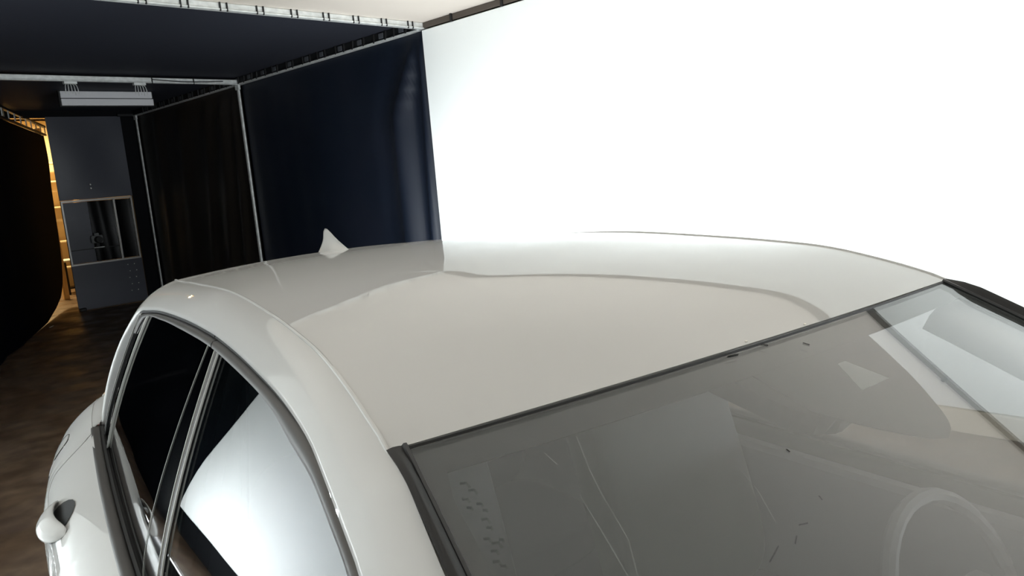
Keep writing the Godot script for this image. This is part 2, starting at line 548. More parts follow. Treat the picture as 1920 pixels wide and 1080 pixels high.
	part("bottom_edge", box(Vector3(.95, .012, .012), .002), M.dark_metal, pt, Vector3(.55, .008, .012))
	# a small black camera standing on the window's thin bar
	var cm := thing("camera", "small black camera behind the end partition's window", "camera", Vector3(3.68, .945, Z3 + .03))
	part("body", box(Vector3(.17, .12, .07), .015), M.cabin, cm, Vector3(0, .13, 0))
	part("viewfinder", box(Vector3(.07, .04, .06), .012), M.cabin, cm, Vector3(0, .205, 0))
	part("lens", lathe([Vector2(0, .1), Vector2(.045, .1), Vector2(.05, .09), Vector2(.052, 0)], 20), M.strap, cm, Vector3(-.0, .125, .03)).rotation.y = -PI / 2
	part("mount", box(Vector3(.05, .075, .05), .006), M.dark_metal, cm, Vector3(0, .0375, 0))
	part("mount_plate", box(Vector3(.15, .012, .06), .003), M.galvanised, cm, Vector3(.01, .004, 0))
	# left wall: rail with hanger brackets, and the black sheet that pulls away at its foot
	var lt := -atan2(.38, .925)
	var lr := thing("top_rail", "dark rail with pale hanger brackets above the left black sheet", "rail", left_at(4.9, .02) + Vector3(0, RAIL - .1, 0), lt)
	part("channel", box(Vector3(.05, .035, 9.9), .004), M.dark_metal, lr, Vector3(0, .115, 0))
	part("lower_bar", box(Vector3(.04, .03, 9.9), .004), M.strap, lr, Vector3(0, -.02, 0))
	for k in 26:
		part("hanger_bracket", box(Vector3(.012, .105, .05), .003), M.galvanised, lr, Vector3(.02, .047, 4.8 - k * .385))
	var rows := []
	var ey := [0.0, .18, .64, 1.34, 1.96, 2.4, 2.84]
	var ep := [7.2, 8.6, 9.26, 9.48, 9.6, 9.78, 9.72]
	for i in 61:
		var l := []
		for j in 31:
			var y := lerpf(.01, RAIL - .142, j / 30.0)
			var e: float = cr(ey, ep, y)
			var s := i / 60.0
			var p := s * e
			var bulge: float = .05 * sin(p * 2.3 + y * .5) * .4 + .02 * sin(p * 6.0)
			bulge *= 1.0 - smoothstep(4.0, 6.5, p)
			l.append(Vector3(.012 + bulge, y, -p))
		rows.append(l)
	single("black_sheet", sheet(rows, Vector3(1, 0, 0), .004), M.dark_sheet, "black sheet along the left edge, its foot curling away", "sheet", LORG, lt)

func back_room() -> void:
	# the warm-lit room seen through the gap beside the partition
	struct("wall_back", box(Vector3(9, 3.4, .12), .01), M.cream, "cream wall of the warm lit room seen through the gap", Vector3(5.6, 1.6, -17.1))
	struct("wall_side", box(Vector3(.12, 3.4, 4.6), .01), M.cream, "cream side wall of the warm lit room", Vector3(8.2, 1.6, -14.9))
	struct("wall_side", box(Vector3(.12, 3.4, 5.0), .01), M.cream, "left side wall of the warm lit room", Vector3(1.4, 1.6, -14.6))
	struct("wall_end", box(Vector3(1.25, 3.4, .08), .01), M.cream, "short wall of the warm lit room behind the left sheet", Vector3(2.0, 1.6, -12.16))
	struct("wall_end", box(Vector3(3.7, 3.4, .08), .01), M.cream, "wall of the warm lit room beside the booth", Vector3(6.45, 1.6, Z3 - .05))
	struct("ceiling", box(Vector3(9, .1, 5.2), .01), M.cream, "ceiling of the warm lit room", Vector3(5.0, RAIL + .45, -14.9))
	struct("wall_upper", box(Vector3(9, .5, .05), .01), M.black_wall, "black strip above the end partition", Vector3(4.2, RAIL + .24, Z3 - .04))
	var lp := thing("ceiling_lamp", "warm ceiling lamp of the room beyond the gap", "lamp", Vector3(3.5, RAIL + .3, -15.9))
	part("housing", box(Vector3(.9, .06, .3), .01), M.plastic_white, lp, Vector3(0, .06, 0))
	part("lamp_diffuser", box(Vector3(.86, .02, .26), .004), M.glow_warm, lp, Vector3(0, .02, 0))
	var hd := Node3D.new()
	hd.name = "lamp_head"
	lp.add_child(hd)
	hd.basis = Basis.looking_at(Vector3(0, -1, 0), Vector3(0, 0, 1))
	lamp_area(hd, Vector2(.86, .26), 18.0, Color(1, .86, .62))
	single("door_jamb", box(Vector3(.09, 2.95, .09), .006), M.wood, "orange lit wooden upright in the gap beside the partition", "upright", Vector3(3.62, 1.475, -14.75))
	var sv := thing("wall_shelf", "wooden rack with thin shelves behind the gap", "rack", Vector3(4.0, 0, -16.7))
	for y in [.42, .93, 1.60, 2.10, 2.45]: part("shelf_board", box(Vector3(1.1, .03, .3), .004), M.cream, sv, Vector3(0, y, 0))
	for x in [-.56, .56]: part("upright", box(Vector3(.05, 2.9, .3), .004), M.wood, sv, Vector3(x, 1.45, 0))
	for q in [[3.88, 1.43, .5, "upper printed notice sheet pinned beyond the gap", 9], [3.87, 1.031, .27, "lower printed notice sheet pinned beyond the gap", 6]]:
		var o := thing("notice_sheet", q[3], "notice", Vector3(q[0], q[1], -16.5485))
		part("paper", box(Vector3(.34, q[2] * .62, .003), .0005), M.paper, o)
		for k in q[4]: part("printed_line", box(Vector3(.22 + .05 * (k % 3), .008, .002), .0004), M.ink, o, Vector3(-.01, q[2] * .27 - k * q[2] * .54 / q[4], .002))
	var dk := thing("workbench", "small pale workbench just visible low in the gap", "bench", Vector3(4.15, 0, -15.6))
	part("bench_top", box(Vector3(.7, .035, .5), .004), M.plastic_white, dk, Vector3(0, .62, 0))
	for x in [-.3, .3]:
		for z in [-.2, .2]: part("leg", box(Vector3(.035, .6, .035), .003), M.dark_metal, dk, Vector3(x, .3, z))
	part("lower_rail", box(Vector3(.6, .03, .03), .003), M.dark_metal, dk, Vector3(0, .12, .2))

func litter() -> void:
	var spots := [[Vector3(1.55, .001, -3.4), "short white scrap on the floor at the left edge", .05], [Vector3(2.1, .001, -6.3), "tiny pale scrap on the floor beside the rear door", .03], [Vector3(2.63, .001, -11.7), "white scrap at the foot of the left black sheet", .12]]
	for q in spots:
		var o := single("paper_scrap", box(Vector3(q[2], .004, .02), .001), M.paper, q[1], "scrap", q[0] + Vector3(0, .002, 0), rng.randf() * TAU)

# ------------------------------------------------------------------ the car
# Own axes: x to the car's left (+) and right (-), y up, z forward; z = 0 at the windscreen's top corners.
const CW := [-1.95, -1.75, -1.58, -1.22, -.83, -.52, -.31, -.22, -.127, -.062, 0.0, .139, .4, .8]
const CU := [.49, .473, .485, .507, .528, .548, .566, .575, .585, .593, .6, .624, .668, .735]
const CY := [-.07, .0237, .0404, .0649, .0825, .0765, .0655, .056, .037, .0205, 0.0, -.075, -.215, -.43]
const HC := [-1.95, -1.75, -1.5, -1.1, -.7, -.45, -.3, -.15, 0.0]
const HY := [-.05, .0456, .074, .1015, .1054, .0917, .0746, .047, .008]

func v3(u: float, y: float, w: float) -> Vector3: return Vector3(u, HDR + y, w)
func crease(w: float) -> Vector3: return v3(cr(CW, CU, w), cr(CW, CY, w), w)

func roof_at(v: float, w: float) -> Vector3:
	var hu := cr(CW, CU, w)
	var yc := cr(CW, CY, w)
	var ym := cr(HC, HY, w)
	var push := .033 * (1 - v * v) * clampf(1 + w / .5, 0, 1)
	return v3(v * hu, yc + (ym - yc) * (1 - pow(absf(v), 2.2)), w + push)

func belt_u(w: float) -> float: return cr([-2.4, -1.9, -1.47, -.98, -.4, .2, .7], [.66, .708, .737, .759, .77, .77, .765], w)
func glass_u(w: float) -> float: return cr([-2.0, -1.6, -1.3, -1.03, -.765, -.59, -.39, -.2, 0, .3], [.565, .578, .586, .595, .603, .61, .618, .624, .63, .64], w)
func belt_y(w: float) -> float: return cr([-2.0, -1.5, -.95, -.4, .6], [-.43, -.445, -.46, -.47, -.48], w)
func side_at(y: float, w: float, off := 0.0, sg := -1.0) -> Vector3:   # the side glass's own surface
	var g := clampf((y + .455) / .455, -.2, 1.2)
	g = signf(g) * pow(absf(g), 1.35)
	return v3(sg * (belt_u(w) + (glass_u(w) - belt_u(w)) * g + off), y, w)

func glass_top(w: float) -> float: return cr([-1.95, -1.75, -1.6, -1.52, -1.266, -1.024, -.753, -.58, -.377, -.287, -.194, -.101, -.021, .042, .3, .66], [-.44, -.25, -.09, -.037, -.014, -.004, .002, 0, -.007, -.016, -.033, -.049, -.074, -.097, -.235, -.47], w)
func frame_top(w: float) -> float: return cr([-2.0, -1.9, -1.8, -1.7, -1.602, -1.502, -1.336, -1.027, -.768, -.633, -.452, -.269, -.133, -.054, .02, .077, .3, .72], [-.43, -.26, -.15, -.08, -.029, -.014, .003, .02, .026, .026, .021, .009, -.011, -.035, -.061, -.083, -.2, -.455], w)

func screen_at(v: float, s: float, down := 0.0) -> Vector3:
	var a := v3(.6 * v, .006 * (1 - v * v), .033 * (1 - v * v))
	var b := v3(.735 * v, -.43, .8 + .17 * (1 - v * v))
	var n := Vector3(0, .83, .55)
	return a.lerp(b, s) + n * (.048 * s * (1 - s) - down)

func body_max(w: float) -> float: return cr([-2.58, -2.45, -2.2, -1.95, -1.7, -1.3, -.6, .3, 1.0, 1.6, 1.95, 2.12], [.70, .80, .855, .892, .915, .92, .922, .918, .91, .885, .82, .70], w)
func body_top(w: float) -> float: return cr([-2.58, -2.45, -2.2, -1.9, -1.47, -.98, -.4, .2, .7, 1.2, 1.7, 2.12], [.60, .67, .715, .743, .772, .794, .805, .805, .80, .775, .72, .60], w)
func body_ytop(w: float) -> float: return cr([-2.58, -2.4, -2.0, -1.5, -.95, -.4, .6, 1.2, 1.7, 2.12], [-.47, -.44, -.43, -.445, -.46, -.47, -.485, -.53, -.59, -.68], w)
func body_low(w: float) -> float:    # lower edge: sill, or the rim of a wheel arch
	var y := -1.14
	for a in [-1.55, 1.27]:
		var d := absf(w - a)
		if d < .365: y = maxf(y, -1.04 + sqrt(.365 * .365 - d * d))
	return y
func body_at(y: float, w: float, sg := -1.0, off := 0.0) -> Vector3:
	var d := body_ytop(w) - y
	var f := cr([0, .02, .04, .06, .085, .115, .15, .19, .32, .47, .62, .74], [0, .24, .44, .61, .765, .885, .97, 1.0, .985, .96, .93, .86], d)
	return v3(sg * (lerpf(body_top(w), body_max(w), f) + off), y, w)

func body_patch(wr: Callable, wf: Callable, sg: float, nw: int, ny: int, y_from := 0.0) -> ArrayMesh:
	var rows := []
	for i in nw + 1:
		var l := []
		for j in ny + 1:
			var t := pow(j / float(ny), 1.6)
			var w := 0.0
			var y := 0.0
			w = lerpf(wr.call(-.45 - t * .7), wf.call(-.45 - t * .7), i / float(nw))
			y = lerpf(body_ytop(w) - y_from, body_low(w), t)
			l.append(body_at(y, w, sg))
		rows.append(l)
	return sheet(rows, Vector3(sg, 0, 0), .004)

# a patch on the side glass's surface between a lower and an upper edge
func side_patch(rb: float, rt: float, fb: float, ft: float, lo: Callable, hi: Callable, off: float, sg: float, nw: int, ny: int, thick: float) -> ArrayMesh:
	var rows := []
	for i in nw + 1:
		var l := []
		for j in ny + 1:
			var t := j / float(ny)
			var w := lerpf(lerpf(rb, rt, t), lerpf(fb, ft, t), i / float(nw))
			l.append(side_at(lerpf(lo.call(w), maxf(lo.call(w), hi.call(w)), t), w, off, sg))
		rows.append(l)
	return sheet(rows, Vector3(sg, .3, 0), thick)

func strip_along(pts: Array, wid: float, high: float, out_: Vector3) -> ArrayMesh:
	return sweep(pts, [Vector2(-wid / 2, 0), Vector2(-wid / 2 * .7, high), Vector2(wid / 2 * .7, high), Vector2(wid / 2, 0)], out_)

func car() -> void:
	var a := deg_to_rad(10.3)
	var c := thing("car", "white four door car filling the foreground of the booth", "car", Vector3(.934 * 1.09, 0, -.485 * 1.09), -a)
	# roof skin
	var rows := []
	for i in 71:
		var l := []
		for j in 57: l.append(roof_at(-1 + j / 28.0, lerpf(-1.75, 0, i / 70.0)))
		rows.append(l)
	part("roof_panel", sheet(rows, Vector3.UP, .003), M.paint, c)
	rows = []
	for i in 31:
		var l := []
		for j in 33: l.append(roof_at(-.97 + j / 16.0 * .97, lerpf(-1.7, -.06, i / 30.0)) - Vector3(0, .035, 0))
		rows.append(l)
	for q in [[.161, -.004], [-.072, -.006]]:
		part("paint_chip", box(Vector3(.004, .0012, .003), .0003), M.paper, c, roof_at(q[0], q[1]) + Vector3(0, .0008, 0))
	part("headliner", sheet(rows, Vector3.UP, .01), M.headliner, c)
	screen(c)
	rear_end(c)
	front_end(c)
	for sg in [-1.0, 1.0]: side(c, sg)
	fin(c)
	cabin(c)
	for q in [[-1.55, -1.0], [-1.55, 1.0], [1.27, -1.0], [1.27, 1.0]]: wheel(c, q[0], q[1])
	part("underbody", box(Vector3(1.55, .08, 4.3), .02), M.rubber, c, Vector3(0, .22, -.2))

func screen(c: Node3D) -> void:
	var rows := []
	for i in 41:
		var l := []
		for j in 41: l.append(screen_at(-.985 + j / 40.0 * 1.97, lerpf(.006, 1, i / 40.0)))
		rows.append(l)
	var g := part("windscreen", sheet(rows, Vector3(0, .8, .5), .005), M.screen_glass, c)
	# printed black border behind the glass, with the sensor field at the top centre
	var st := SurfaceTool.new()
	st.begin(Mesh.PRIMITIVE_TRIANGLES)
	rows = []
	for i in 5:
		var l := []
		for j in 41: l.append(screen_at(-.985 + j / 40.0 * 1.97, lerpf(.004, .051, i / 4.0), .0065))
		rows.append(l)
	sheet_into(st, rows, Vector3(0, .8, .5), .001)
	for sg in [-1.0, 1.0]:
		rows = []
		for i in 25:
			var l := []
			var s := lerpf(.051, .96, i / 24.0)
			var rr := .93 - .012 * exp(-pow((s - .051) / .006, 2.0))
			for j in 4: l.append(screen_at(sg * lerpf(.985, rr, j / 3.0), s, .0065))
			rows.append(l)
		sheet_into(st, rows, Vector3(0, .8, .5), .001)
	rows = []
	for i in 25:
		var l := []
		var s := lerpf(.0512, .245, i / 24.0)
		var vl := cr([.05, .09, .126, .145, .152, .165, .19, .232, .241, .245], [-.16, -.15, -.14, -.13, -.115, -.098, -.06, .02, .047, .07], s)
		var vr := cr([.05, .061, .147, .2, .225, .236, .242, .245], [.318, .309, .232, .172, .138, .115, .092, .075], s)
		for j in 17:
			l.append(screen_at(lerpf(vl, vr, j / 16.0), s, .0065))
		rows.append(l)
	sheet_into(st, rows, Vector3(0, .8, .5), .001)
	part("printed_border", st.commit(), M.frit, g)
	# clear sensor field in the print
	rows = []
	for i in 7:
		var l := []
		var s := lerpf(.081, .135, i / 6.0)
		for j in 7: l.append(screen_at(lerpf(lerpf(.09, .045, i / 6.0), lerpf(.121, .161, i / 6.0), j / 6.0), s, .0056))
		rows.append(l)
	part("sensor_field", sheet(rows, Vector3(0, .8, .5), .0006), M.sensor, g)
	# sensor cover behind the print
	rows = []
	for i in 13:
		var l := []
		var s := lerpf(.02, .158, i / 12.0)
		var vl := cr([.02, .048, .088, .126, .148, .156, .158], [-.24, -.222, -.195, -.167, -.13, -.10, -.08], s)
		var vr := cr([.02, .14, .154, .158], [.16, .1, -.02, -.06], s)
		for j in 9: l.append(screen_at(lerpf(vl, vr, j / 8.0), s, .0082))
		rows.append(l)
	part("sensor_cover", sheet(rows, Vector3(0, .8, .5), .03), M.frit, g)
	# rubber side strips with a raised ridge, and the seal under the roof's edge
	for sg in [-1.0, 1.0]:
		rows = []
		var pts := []
		for i in 33:
			var s := i / 32.0
			var k := smoothstep(0.0, .05, s)
			rows.append([screen_at(sg * 1.005, s, -.002 - .013 * k), screen_at(sg * .994, s, -.004 - .013 * k), screen_at(sg * .983, s, -.0035 - .006 * k), screen_at(sg * .968, s, -.001)])
			pts.append(screen_at(sg * .9705, s, -.002))
		var r := part("side_seal", sheet(rows, Vector3(0, .8, .5), .006), M.rubber, c)
		part("ridge", sweep(pts, ring(.0035, 6), Vector3(0, .8, .5)), M.seal_ridge, r)
	var hp := []
	for j in 61: hp.append(screen_at(-1 + j / 30.0, .004, .001))
	part("top_seal", sweep(hp, ring(.0028, 6), Vector3.UP), M.rubber, c)
	# smears and specks lying on the glass and the roof's edge
	for q in [[[-.665, .061], [-.69, .11], [-.703, .146], [-.717, .206], [-.742, .244], [-.75, .4]], [[-.739, .139], [-.747, .19], [-.756, .239], [-.76, .35]], [[-.435, .173], [-.444, .207], [-.471, .248]], [[-.119, .161], [-.173, .17], [-.211, .177]], [[-.744, .069], [-.737, .091]]]:
		var l := []
		for k in q: l.append(screen_at(k[0], k[1], -.0004))
		part("smear", sweep(l, rect(.0014, .0003), Vector3(0, .83, .55)), M.smear, g)
	for q in [[[-.043, .006], [-.031, .012]], [[.07, .028], [.079, .036]], [[-.171, .009], [-.138, .011]], [[-.309, .174], [-.309, .179]]]:
		part("dirt_speck", sweep([screen_at(q[0][0], q[0][1], -.001), screen_at(q[1][0], q[1][1], -.001)], rect(.0012, .0008), Vector3(0, .83, .55)), M.dirt, g)
	for q in [[[-.351, .24], [-.354, .246]], [[-.541, .282], [-.504, .271]], [[-.476, .276], [-.46, .269]], [[-.439, .26], [-.421, .262]]]:
		part("smudge", sweep([screen_at(q[0][0], q[0][1], -.0004), screen_at(q[1][0], q[1][1], -.0004)], rect(.0014, .0004), Vector3(0, .83, .55)), M.smudge, g)
	for q in [[-.913, .076, .008], [-.906, .088, .007], [-.923, .097, .006], [-.923, .109, .005], [-.905, .108, .005], [-.901, .118, .004], [-.911, .129, .007], [-.91, .14, .005], [-.923, .152, .006], [-.915, .16, .008], [-.902, .158, .004], [-.922, .168, .006], [-.927, .18, .006], [-.92, .187, .005]]:
		var p := screen_at(q[0], q[1], -.0003)
		part("smudge", sweep([p, p + Vector3(q[2] * .8, -.0006, .002), p + Vector3(q[2] * .9, -q[2] * .5 - .0004, q[2] * .9)], rect(.003, .0004), Vector3(0, .83, .55)), M.smudge, g)
	# cowl and wipers
	rows = []
	for i in 5:
		var l := []
		for j in 33:
			var v := -1 + j / 16.0
			l.append(screen_at(v, 1.0) + Vector3(0, -.01 - .012 * i, .035 * i))
		rows.append(l)
	part("cowl", sheet(rows, Vector3.UP, .006), M.rubber, c)

func side(c: Node3D, sg: float) -> void:
	# roof rail and pillars: from the crease down to the door opening
	var rows := []
	for i in 121:
		var t := i / 120.0
		# upper edge runs along the rear window, the crease and the windscreen; the lower one along the door frames
		var wu := cr([0, .2, .3, 1], [-2.40, -1.95, -1.62, .80], t)
		var wl := cr([0, .2, .3, 1], [-2.02, -1.75, -1.60, .78], t)
		var p := crease(wu)
		if wu < -1.75:
			p = v3(cr([-2.40, -2.15, -1.95, -1.75], [.61, .555, .507, .473], wu), cr([-2.40, -2.15, -1.95, -1.75], [-.42, -.22, -.07, .026], wu), wu)
		if wu > 0: p.y += .014 * smoothstep(0.0, .045, wu)
		p.x *= sg
		var q := side_at(frame_top(wl) + .002, wl, .012, sg)
		var bow := Vector3(lerpf(p.x, q.x, .64), lerpf(p.y, q.y, .2), lerpf(p.z, q.z, .45))
		var l := []
		for j in 15:
			var s := j / 14.0
			l.append(p.lerp(bow, s).lerp(bow.lerp(q, s), s))
		# turn in towards the door opening
		l.append(side_at(frame_top(wl) - .004, wl, .004, sg))
		l.append(side_at(frame_top(wl) - .006, wl, -.02, sg))
		rows.append(l)
	part("side_frame", sheet(rows, Vector3(sg, .6, 0), .003), M.paint, c)
	var bead := []
	for i in 61:
		var p := crease(lerpf(-1.70, .005, i / 60.0))
		bead.append(Vector3(sg * (p.x + .001), p.y, p.z))
	part("highlight_bead", sweep(bead, ring(.0028, 8), Vector3.UP), M.paint, c)  # bead added along the crease to catch a highlight
	# dark shadow gap behind the door frames
	# doors
	var w_shut := func(y: float) -> float: return cr([-1.15, -.9, -.72, -.6, -.53, -.47, -.43], [-1.12, -1.30, -1.72, -1.85, -1.865, -1.90, -1.98], y)
	var w_b := func(_y: float) -> float: return -.815
	var w_a := func(y: float) -> float: return cr([-1.15, -.8, -.45], [.50, .56, .60], y)
	var gap := .006
	var fd := part("front_door", body_patch(func(y): return w_b.call(y) + gap, func(y): return w_a.call(y) - gap, sg, 30, 30), M.paint, c)
	var rd := part("rear_door", body_patch(func(y): return w_shut.call(y) + gap, func(y): return w_b.call(y) - gap, sg, 30, 30), M.paint, c)
	var qp := part("quarter_panel", body_patch(func(_y): return -2.58, func(y): return w_shut.call(y) - gap * .4, sg, 34, 30), M.paint, c)
	part("front_wing", body_patch(func(y): return w_a.call(y) + gap, func(_y): return 2.12, sg, 40, 24), M.paint, c)
	part("sill", sweep([body_at(-1.12, -1.15, sg, -.03), body_at(-1.12, -.3, sg, -.03), body_at(-1.12, .88, sg, -.03)], rect(.1, .12), Vector3.UP), M.rubber, c)
	# dark sheet behind the door gaps, its colour shading the shut lines
	var st := SurfaceTool.new()
	st.begin(Mesh.PRIMITIVE_TRIANGLES)
	for q in [[-2.02, -1.0], [-1.0, -.6], [-.6, .7]]:
		rows = []
		for i in 9:
			var l := []
			for j in 9:
				var w := lerpf(q[0], q[1], i / 8.0)
				l.append(body_at(lerpf(body_ytop(w) - .03, -.64, j / 8.0), w, sg, -.03))
			rows.append(l)
		sheet_into(st, rows, Vector3(sg, 0, 0), .002)
	part("gap_shade", st.commit(), M.rubber, c)
	# glass
	var belt := func(w: float) -> float: return belt_y(w) - .01
	var gt := func(w: float) -> float: return glass_top(w) + .006
	part("window_pane", side_patch(-.70, -.685, .60, .02, belt, gt, 0.0, sg, 30, 16, .004), M.side_glass, fd)
	part("window_pane", side_patch(-1.76, -1.475, -.81, -.76, belt, gt, 0.0, sg, 24, 16, .004), M.privacy_glass, rd)
	part("quarter_pane", side_patch(-1.905, -1.57, -1.80, -1.51, belt, gt, 0.0, sg, 8, 12, .004), M.privacy_glass, rd)
	# B-pillar cover and the window guides
	part("pillar_cover", side_patch(-.88, -.757, -.72, -.70, belt, gt, .002, sg, 10, 16, .006), M.gloss_black, rd)
	for q in [["window_guide", M.guide, [-.710, -.691], [-.690, -.674], .005, fd], ["divider_bar", M.bright_trim, [-1.80, -1.495], [-1.776, -1.477], .005, rd]]:
		part(q[0], side_patch(q[2][0], q[2][1], q[3][0], q[3][1], belt, gt, q[4] - .002, sg, 4, 16, .004), q[1], q[5])
	for q in [[-.716, -.696, fd, .003], [-.684, -.669, fd, .003], [-1.764, -1.466, rd, .004], [-.884, -.760, rd, .0012]]:
		part("guide_lip", side_patch(q[0], q[1], q[0] + q[3], q[1] + q[3], belt, gt, .0025 + q[3], sg, 2, 16, q[3]), M.bright_trim, q[2])
	# rear door's own frame behind the quarter pane
	part("rear_frame", side_patch(-1.995, -1.62, -1.91, -1.575, belt, func(w): return frame_top(w) - .006, .004, sg, 6, 14, .008), M.alu, rd)
	part("seal_and_shade", side_patch(-1.955, -1.60, -1.945, -1.594, belt, func(w): return frame_top(w) - .012, .0055, sg, 2, 14, .008), M.rubber, rd)
	part("seal_and_shade", side_patch(-1.912, -1.578, -1.898, -1.57, belt, func(w): return frame_top(w) - .012, .0055, sg, 2, 14, .008), M.rubber, rd)
	# satin frame along the top of the windows, in two lengths
	for q in [[-1.60, -.725, rd, 50], [-.718, .64, fd, 60]]:
		rows = []
		var seal := []
		for i in q[3] + 1:
			var w: float = lerpf(q[0], q[1], i / float(q[3]))
			var hi := frame_top(w) - .011
			var lo := minf(glass_top(w), hi - .004)
			rows.append([side_at(hi, w, -.010, sg), side_at(lerpf(hi, lo, .12), w, .006, sg), side_at(lerpf(hi, lo, .5), w, .0075, sg), side_at(lerpf(hi, lo, .92), w, .006, sg), side_at(lo, w, .001, sg)])
			seal.append(side_at(hi + .006, w, -.002, sg))
		part("window_frame", sheet(rows, Vector3(sg, .4, 0), .004), M.frame_trim, q[2])
		part("seal_and_shade", sweep(seal, ring(.008, 6), Vector3(sg, .4, 0)), M.rubber, q[2])  # dark bead drawn as the shade in the gap above the frame
	# belt line: satin trim outside, black wiper strip inside
	for q in [[-1.99, -.822, rd, 30], [-.808, .60, fd, 36]]:
		rows = []
		var ws := []
		for i in q[3] + 1:
			var w: float = lerpf(q[0], q[1], i / float(q[3]))
			var y := belt_y(w)
			var bu := belt_u(w)
			rows.append([v3(sg * (bu + .044), y - .012, w), v3(sg * (bu + .040), y - .001, w), v3(sg * (bu + .032), y + .003, w), v3(sg * (bu + .018), y + .004, w), v3(sg * (bu + .014), y - .002, w)])
			ws.append(v3(sg * (bu + .006), y - .006, w))
		part("belt_trim", sheet(rows, Vector3(sg * .3, 1, 0), .003), M.frame_trim, q[2])
		part("wiper_strip", sweep(ws, ring(.009, 8), Vector3.UP), M.rubber, q[2])
	# handles: a bar over a dark plate that stands for the shaded recess
	for q in [[-1.50, rd], [-.52, fd]]:
		handle(q[1], q[0], sg)
	# fuel flap on the right quarter
	if sg < 0:
		rows = []
		for i in 13:
			var l := []
			for j in 13:
				var r := Vector2(i / 6.0 - 1, j / 6.0 - 1)
				r = Vector2(r.x * sqrt(1 - r.y * r.y * .32), r.y * sqrt(1 - r.x * r.x * .32))
				l.append(body_at(-.545 + r.y * .07, -2.12 + r.x * .075, sg, .002))
			rows.append(l)
		var ff := part("fuel_flap", sheet(rows, Vector3(sg, .3, 0), .004), M.paint, qp)
		var gp := []
		for i in 41:
			var an := TAU * i / 40.0
			var k := pow(pow(absf(cos(an)), 4.0) + pow(absf(sin(an)), 4.0), -.25)
			gp.append(body_at(-.545 + sin(an) * .073 * k * .92, -2.12 + cos(an) * .078 * k * .92, sg, .0012))
		part("flap_gap", sweep(gp, ring(.0018, 6), Vector3(sg, .3, 0)), M.rubber, ff)
	# shoulder that closes the body between the rear pillar, the boot and the flank
	rows = []
	for i in 25:
		var w := lerpf(-2.575, -1.985, i / 24.0)
		var iu := cr([-2.6, -2.42, -2.2, -1.98], [.585, .60, .655, .715], w)
		var ou := body_top(w) - .001
		var oy := body_ytop(w) - .001
		var l := []
		for j in 7:
			var t := j / 6.0
			l.append(v3(sg * lerpf(iu, ou, t), lerpf(-.418 if w > -2.42 else oy + .012, oy, t * t), w))
		rows.append(l)
	part("shoulder_panel", sheet(rows, Vector3(0, 1, 0), .003), M.paint, c)
	# mirror sail and door mirror, forward of the picture's edge
	var mr := part("door_mirror", mirror_shell(), M.paint, fd, v3(sg * .965, -.40, .52))
	mr.scale = Vector3(sg, 1, 1)
	part("mirror_foot", sweep([v3(sg * .80, -.46, .50), v3(sg * .86, -.45, .51), v3(sg * .90, -.43, .52)], ring(.025, 10, .015), Vector3.UP), M.rubber, fd)

func mirror_shell() -> ArrayMesh:
	var rows := []
	for i in 13:
		var l := []
		for j in 21:
			var th := PI * i / 12.0
			var ph := TAU * j / 20.0
			var v := Vector3(sin(th) * cos(ph), cos(th), sin(th) * sin(ph))
			l.append(Vector3(v.x * .115, v.y * .072, maxf(v.z, -.25) * .085))
		rows.append(l)
	return sheet(rows, Vector3.UP, 0.0)

func handle(door: Node3D, w0: float, sg: float) -> void:
	var y0 := -.524
	# dark plate lying on the skin, painting the shade of a recess
	var rows := []
	for i in 11:
		var l := []
		for j in 21:
			var r := i / 10.0
			var ph := TAU * j / 20.0
			var p := body_at(y0 + sin(ph) * .042 * r, w0 + .005 + cos(ph) * .085 * r, sg, .002 * r)
			p.x += sg * .0025 * (1 - r * r)
			l.append(p + Vector3(sg * .0015, 0, 0))
		rows.append(l)
	var b := part("handle_shade", sheet(rows, Vector3(sg, .3, 0), 0.0), M.rubber, door)
	# the bar: a tapered grip with rounded ends standing off the door
	rows = []
	for i in 37:
		var t := i / 36.0
		var w := w0 + lerpf(-.115, .125, t)
		var e := pow(maxf(0.0, 1 - pow(absf(t * 2 - 1), 6.0)), .5)
		var out := .048 * pow(sin(PI * clampf(t, .01, .99)), .42)
		var l := []
		for j in 17:
			var an := TAU * j / 16.0
			var p := body_at(y0 + .006 + sin(an) * .021 * e, w, sg)
			p.x += sg * (out - .012 + cos(an) * .011 * e)
			l.append(p)
		rows.append(l)
	part("handle", sheet(rows, Vector3(sg, 0, 0), 0.0), M.paint, door)

func fin(c: Node3D) -> void:
	# shark fin aerial: blade leaning back over a broad foot
	var rows := []
	var base := [[-1.505, 0.0, 0.004], [-1.525, 0.016, 0.012], [-1.55, 0.024, 0.022], [-1.58, 0.029, 0.034], [-1.61, 0.031, 0.048], [-1.64, 0.032, 0.064], [-1.665, 0.032, 0.076], [-1.685, 0.031, 0.08], [-1.7, 0.029, 0.073], [-1.71, 0.026, 0.052], [-1.718, 0.02, 0.028], [-1.725, 0.01, 0.008]]
	for q in base:
		var ry := roof_at(0, q[0]).y - .003
		var l := []
		for j in 17:
			var t := j / 16.0 * 2 - 1          # -1 right foot, 0 ridge, 1 left foot
			var s := absf(t)
			var x: float = signf(t) * q[1] * (pow(s, 2.4) * .86 + s * .14)
			l.append(Vector3(x, ry + q[2] * pow(1 - s, .85), q[0] - .0 * (1 - s)))
		rows.append(l)
	part("antenna_fin", sheet(rows, Vector3(0, 1, 0), 0.0), M.paint, c)

